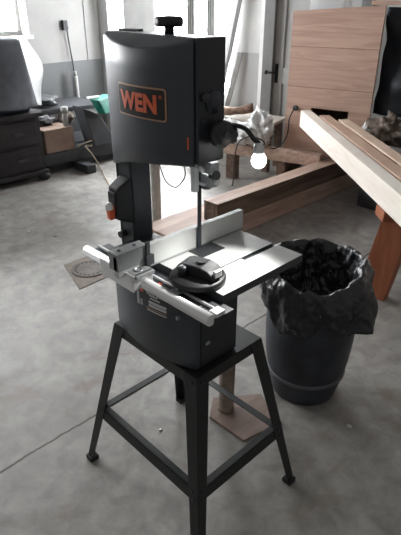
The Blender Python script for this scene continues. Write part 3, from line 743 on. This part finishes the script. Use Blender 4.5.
# posts
bm = B(); lathe(bm, [(.038,0),(.036,.02),(.037,.6),(.036,1.2),(.03,1.21)], (-1.93,1.45,0),(-1.93,1.45,3), 20, mod=lambda a,z: 1+.03*math.sin(3*a+z*5))
o = mk('round_post', bm, M['post'], None); tag(o, 'grey round post standing behind the band saw column', 'post')
bm = B(); lathe(bm, [(.033,0),(.032,.02),(.032,.30),(.027,.31)], (-.112,.322,.0125),(-.112,.322,3), 20, mod=lambda a,z: 1+.04*math.sin(3*a+z*9))
o = mk('short_log', bm, M['barkpost'], None); tag(o, 'short upright round log under the saw stand, on a reddish offcut', 'log')
bm = B(); prism(bm, [(-.20,.33),(-.07,.50),(.10,.43),(.055,.245),(-.13,.24)], .0, .012); o = mk('board_offcut', bm, M['slab'], None, bevel=.002); tag(o, 'flat reddish board offcut on the floor under the saw stand', 'wood')

# leaning white boards by the window
def lean(bm, a0, a1, z0, z1, w, n0, n1, t=.02):
    c = []
    for (a, z, nn_) in ((a0,z0,n0),(a1,z1,n1)):
        c.append([WR @ Vector((a,nn_,z)), WR @ Vector((a+w,nn_,z)), WR @ Vector((a+w,nn_+t,z)), WR @ Vector((a,nn_+t,z))])
    hexa(bm, c[0]+c[1])
bm = B(); lean(bm, 1.60, 2.02, 0, 2.3, .085, .18, .02); o = mk('white_board', bm, M['curtain'], None); tag(o, 'tall white painted board leaning against the wall by the window', 'board')
bm = B(); lean(bm, 1.695, 2.11, 0, 2.3, .028, .18, .02); o = mk('dark_strip', bm, M['frame_dark'], None); tag(o, 'thin dark wooden strip leaning beside the tall white board', 'board')
bm = B(); lean(bm, 1.735, 1.97, 0, 1.06, .05, .14, .04); o = mk('short_board', bm, M['trim'], None); tag(o, 'shorter grey board leaning right of the dark strip', 'board')

# ------------------------------------------------------------------ left background
def lz(a, n_, z): return WL @ Vector((a, n_, z))
oc = thing('wall_outlet', 'dark outlet box with cable on the grey wall at left', 'outlet', lz(-.5,.03,1.26))
bm = B(); wbox(bm, WL, -.535,-.475, .003, .045, 1.24, 1.345); mk('outlet_box', bm, M['steel_dark'], oc, bevel=.004)
bm = B(); wbox(bm, WL, -.505,-.475, .046, .05, 1.255, 1.28); wbox(bm, WL, -.505,-.48, .046, .05, 1.30, 1.325); mks('socket', bm, M['steel_mid'], oc)
bm = B(); tube(bm, [lz(-.485,.03,1.27), lz(-.475,.03,1.1), lz(-.455,.03,.9), lz(-.44,.04,.6), lz(-.41,.06,.40)], .009, 8); mk('cable', bm, M['steel_dark'], oc)
bm = B(); cyl(bm, lz(-.50,.12,.30), lz(-.50,.12,.75), .028, seg=16); cyl(bm, lz(-.50,.12,.75), lz(-.50,.12,.80), .018, seg=16); o = mk('wall_pipe', bm, M['trim'], None); tag(o, 'grey capped pipe standing up against the lower dark wall', 'pipe')

# chest with drawers
ch = thing('drawer_chest', 'dark wooden chest of drawers with claw feet at the left edge', 'chest', (-3.8,.8,0))
bm = B(); box(bm, -4.15,-3.52,.1,1.38,.09,.60); mk('chest_body', bm, M['chest'], ch, bevel=.006)
bm = B(); box(bm, -4.18,-3.49,.07,1.42,.60,.635); mk('chest_top', bm, M['chest'], ch, bevel=.006)
for z0, z1 in ((.12,.33),(.36,.57)):
    bm = B(); box(bm, -3.525,-3.505,.15,1.33,z0,z1); d = mk('drawer', bm, M['chest'], ch, bevel=.005)
    for yy in (.45,1.15):
        bm = B(); box(bm, -3.505,-3.492,yy-.05,yy+.05,(z0+z1)/2-.012,(z0+z1)/2+.012); mk('drawer_pull', bm, M['steel_mid'], d, bevel=.004)
bm = B(); box(bm, -4.17,-3.485,.08,1.40,.06,.10); mk('chest_plinth', bm, M['chest'], ch, bevel=.008)
for yy in (.14,1.36):
    for xx in (-3.53,-4.1):
        bm = B(); lathe(bm, [(.03,0),(.055,.015),(.06,.04),(.045,.07),(.03,.075)], (xx,yy,0),(xx,yy,1), 16); mk('foot', bm, M['chest'], ch)
# draped load on top
dl = thing('draped_crate', 'blue-grey cloth draped over a tall load on the drawer chest', 'draped load', (-3.8,.8,.635))
bm = B(); box(bm, -4.1,-3.56,.12,1.34,.636,.80); mk('navy_cloth', bm, M['darkcloth'], dl, bevel=.03, seg=3)
bm = B()
def drapef(u_, v_):
    y = -.3 + 1.72*u_
    k = noise.noise(Vector((u_*5, v_*2, 1)))
    if v_ < .25:
        t = v_/.25; return Vector((-4.05+.5*t, min(y,1.30), 1.25 + .012*k))
    t = (v_-.25)/.75
    return Vector((-3.55 + .05*t + .03*math.sin(u_*16+t*1.5)*t, min(y, 1.31) + .08*t*max(0,(u_-.8)*5), 1.25 - .56*t + .03*k*t))
grid_sheet(bm, drapef, 60, 30); mk('cloth', bm, M['drape'], dl, solid=.01)
bm = B(); box(bm, -4.05,-3.58,-.3,1.28,.80,1.235); mk('load', bm, M['drape'], dl)
bm = B()
def sheetf(u_, v_):
    z = 1.24 - .56*v_
    y = 1.36 + .11*math.exp(-((v_-.42)/.3)**2)*u_ + .03*u_ + .10*v_*.6
    return Vector((-3.58 - .22*(1-u_) + .015*math.sin(v_*9), y - .06*(1-u_), z))
grid_sheet(bm, sheetf, 14, 24); o = mk('white_sheet', bm, M['sheet'], None, solid=.006); tag(o, 'white plastic sheet hanging beside the blue-grey draped load', 'sheet')

# machinery / bench junk between chest and saw
mb = thing('old_bench', 'dark cluttered metal bench against the wall left of the saw', 'bench', (-4.0,1.9,0))
bm = B(); hexa(bm, [(-4.55,1.45,.52),(-3.95,1.45,.52),(-3.95,2.40,.50),(-4.55,2.40,.50),(-4.55,1.45,.56),(-3.95,1.45,.56),(-3.95,2.40,.54),(-4.55,2.40,.54)]); mk('bench_top', bm, M['steel_dark'], mb, bevel=.004)
for (xx,yy) in ((-4.5,1.5),(-4.0,1.5),(-4.5,2.33),(-4.0,2.33)):
    bm = B(); box(bm, xx-.025,xx+.025,yy-.025,yy+.025,0,.52); mk('leg', bm, M['steel_dark'], mb)
bm = B(); box(bm, -4.5,-3.98,1.5,2.35,.14,.17); box(bm, -4.5,-4.44,1.5,2.35,.17,.50); mk('shelf', bm, M['steel_dark'], mb)
bm = B(); box(bm, -4.0,-3.97,1.45,2.40,.44,.50); mk('rail', bm, M['trim'], mb, bevel=.003)
for i,(x,y,z,r,mm,lab) in enumerate([(-3.86,1.60,.47,(.06,.10,.05),'steel_dark','dark lump of machine parts above the cardboard box'),(-3.9,1.88,.46,(.07,.08,.06),'clutter','brown rag lump on the dark bench edge'),(-4.15,1.75,.62,(.12,.16,.05),'steel_dark','low dark pile of parts on the metal bench top')]):
    bm = B(); blob(bm, (x,y,z), r, .35, 20+i, 2.2); o = mk('machine_part', bm, M[mm], None); tag(o, lab, 'machine part')
bm = B(); box(bm, -3.90,-3.62,1.46,1.78,.205,.43); o = mk('cardboard_box', bm, M['cardboard'], None, bevel=.004); tag(o, 'brown cardboard box low beside the drawer chest', 'box')
bm = B(); cyl(bm, (-3.66,1.73,.44),(-3.66,1.73,.60),.028,seg=14); cyl(bm, (-3.66,1.73,.56),(-3.66,1.73,.62),.036,seg=14); o = mk('spray_can', bm, M['trim'], None); tag(o, 'small grey cylinder standing on the cardboard box', 'can')
bm = B(); box(bm, -3.80,-3.60,1.42,2.6,.09,.20); o = mk('dark_sill_beam', bm, M['steel_dark'], None, bevel=.006); tag(o, 'long dark beam under the cardboard box by the wall', 'beam')
bm = B(); box(bm, -3.78,-3.68,1.5,2.55,.0,.09); o = mk('floor_batten', bm, M['steel_dark'], None); tag(o, 'dark batten on the floor carrying the long dark beam', 'beam')
bm = B(); box(bm, -3.62,-3.36,1.74,1.84,.0,.085); o = mk('steel_tube', bm, M['steel_dark'], None, bevel=.006); tag(o, 'short square black tube end on the floor before the beam', 'tube')
bm = B(); tube(bm, [(-3.62,1.80,.21),(-3.60,1.90,.25),(-3.58,2.05,.27),(-3.60,2.16,.24),(-3.62,2.10,.21),(-3.60,1.95,.215),(-3.58,1.88,.22),(-3.50,1.90,.14),(-3.40,1.92,.02),(-3.15,1.80,.008),(-2.9,1.68,.008)], .008, 8)
o = mk('tan_cord', bm, M['tan_cord'], None); tag(o, 'tan cord looped on the dark beam and trailing over the floor', 'cord')
# dark upright machine with teal bin
bm = B(); hexa(bm, [(-3.75,1.98,.202),(-3.55,1.98,.20),(-3.55,2.25,.20),(-3.75,2.25,.20),(-3.80,1.90,.60),(-3.60,1.90,.60),(-3.60,2.10,.50),(-3.80,2.10,.50)]); o = mk('machine_stand', bm, M['steel_dark'], None, bevel=.01); tag(o, 'dark slanted machine body beneath the teal tub', 'machine')
tt = thing('teal_tub', 'bright teal plastic tub seen just left of the saw head', 'tub', (-3.65,2.12,.51))
bm = B(); hexa(bm, [(-3.60,2.08,.515),(-3.52,2.12,.515),(-3.62,2.30,.515),(-3.72,2.24,.515),(-3.62,2.00,.665),(-3.50,2.03,.665),(-3.62,2.32,.675),(-3.76,2.26,.675)]); mk('tub_body', bm, M['teal'], tt, bevel=.012, seg=3)
bm = B(); box(bm, -3.64,-3.60,1.98,2.12,.672,.69); mk('tub_lid_edge', bm, M['sheet'], tt, bevel=.004)
bm = B(); blob(bm, (-3.42,2.22,.25), (.05,.05,.12), .4, 31, 3); o = mk('white_rag', bm, M['white_bag'], None); tag(o, 'white crumpled rag hanging below the teal tub', 'rag')

# floor drain and debris
fd = thing('floor_drain', 'round iron drain cover set in a square concrete patch at left', 'drain', (-1.61,.62,0))
bm = B(); prism(bm, [(-1.78,.53),(-1.43,.43),(-1.45,.70),(-1.79,.80)], -.001, .004); mk('patch', bm, M['patch'], fd, bevel=.002)
bm = B(); cyl(bm, (-1.61,.62,.004),(-1.61,.62,.010),.115,seg=40); cv = mk('cover', bm, M['iron'], fd, bevel=.002)
bm = B()
for k in range(20):
    a = 2*PI*k/20; box(bm, -1.61+.09*math.cos(a)-.007, -1.61+.09*math.cos(a)+.007, .62+.09*math.sin(a)-.007, .62+.09*math.sin(a)+.007, .0101, .0108)
mk('slots', bm, M['drainhole'], cv)
for i,(x,y,r,lab) in enumerate([(-2.24,.73,.012,'pale chip on the floor between the drain and the chest'),(-2.45,.62,.009,'smallest pale chip on the floor, nearest the drawer chest'),(-.22,.05,.006,'small pale chip on the floor under the saw stand'),(.30,.62,.009,'pale chip on the floor in front of the plastic drum')]):
    bm = B(); blob(bm, (x,y,r*.4), (r*1.4,r,r*.5), .4, 40+i, 2, sub=2); o = mk('debris_chip', bm, M['chalk'], None); tag(o, lab, 'chip')

# ------------------------------------------------------------------ light
w = bpy.data.worlds.new('world'); SC.world = w; w.use_nodes = True
bg_ = w.node_tree.nodes['Background']; bg_.inputs[0].default_value = (1.0,.98,.95,1); bg_.inputs[1].default_value = .245
ld = bpy.data.lights.new('work_lamp_light','SPOT'); ld.energy = 12; ld.spot_size = math.radians(84); ld.spot_blend = .6; ld.shadow_soft_size = .014; ld.color = (1,.99,.96)
lo = bpy.data.objects.new('work_lamp_light', ld); COL.objects.link(lo); lo.location = (.216,.05,1.176)
lo.rotation_euler = (Vector((.215,-.07,.93))-Vector(lo.location)).to_track_quat('-Z','Y').to_euler()

SC.view_settings.view_transform = 'Standard'; SC.view_settings.look = 'None'; SC.view_settings.exposure = 0; SC.view_settings.gamma = 1
SC.view_settings.use_curve_mapping = False
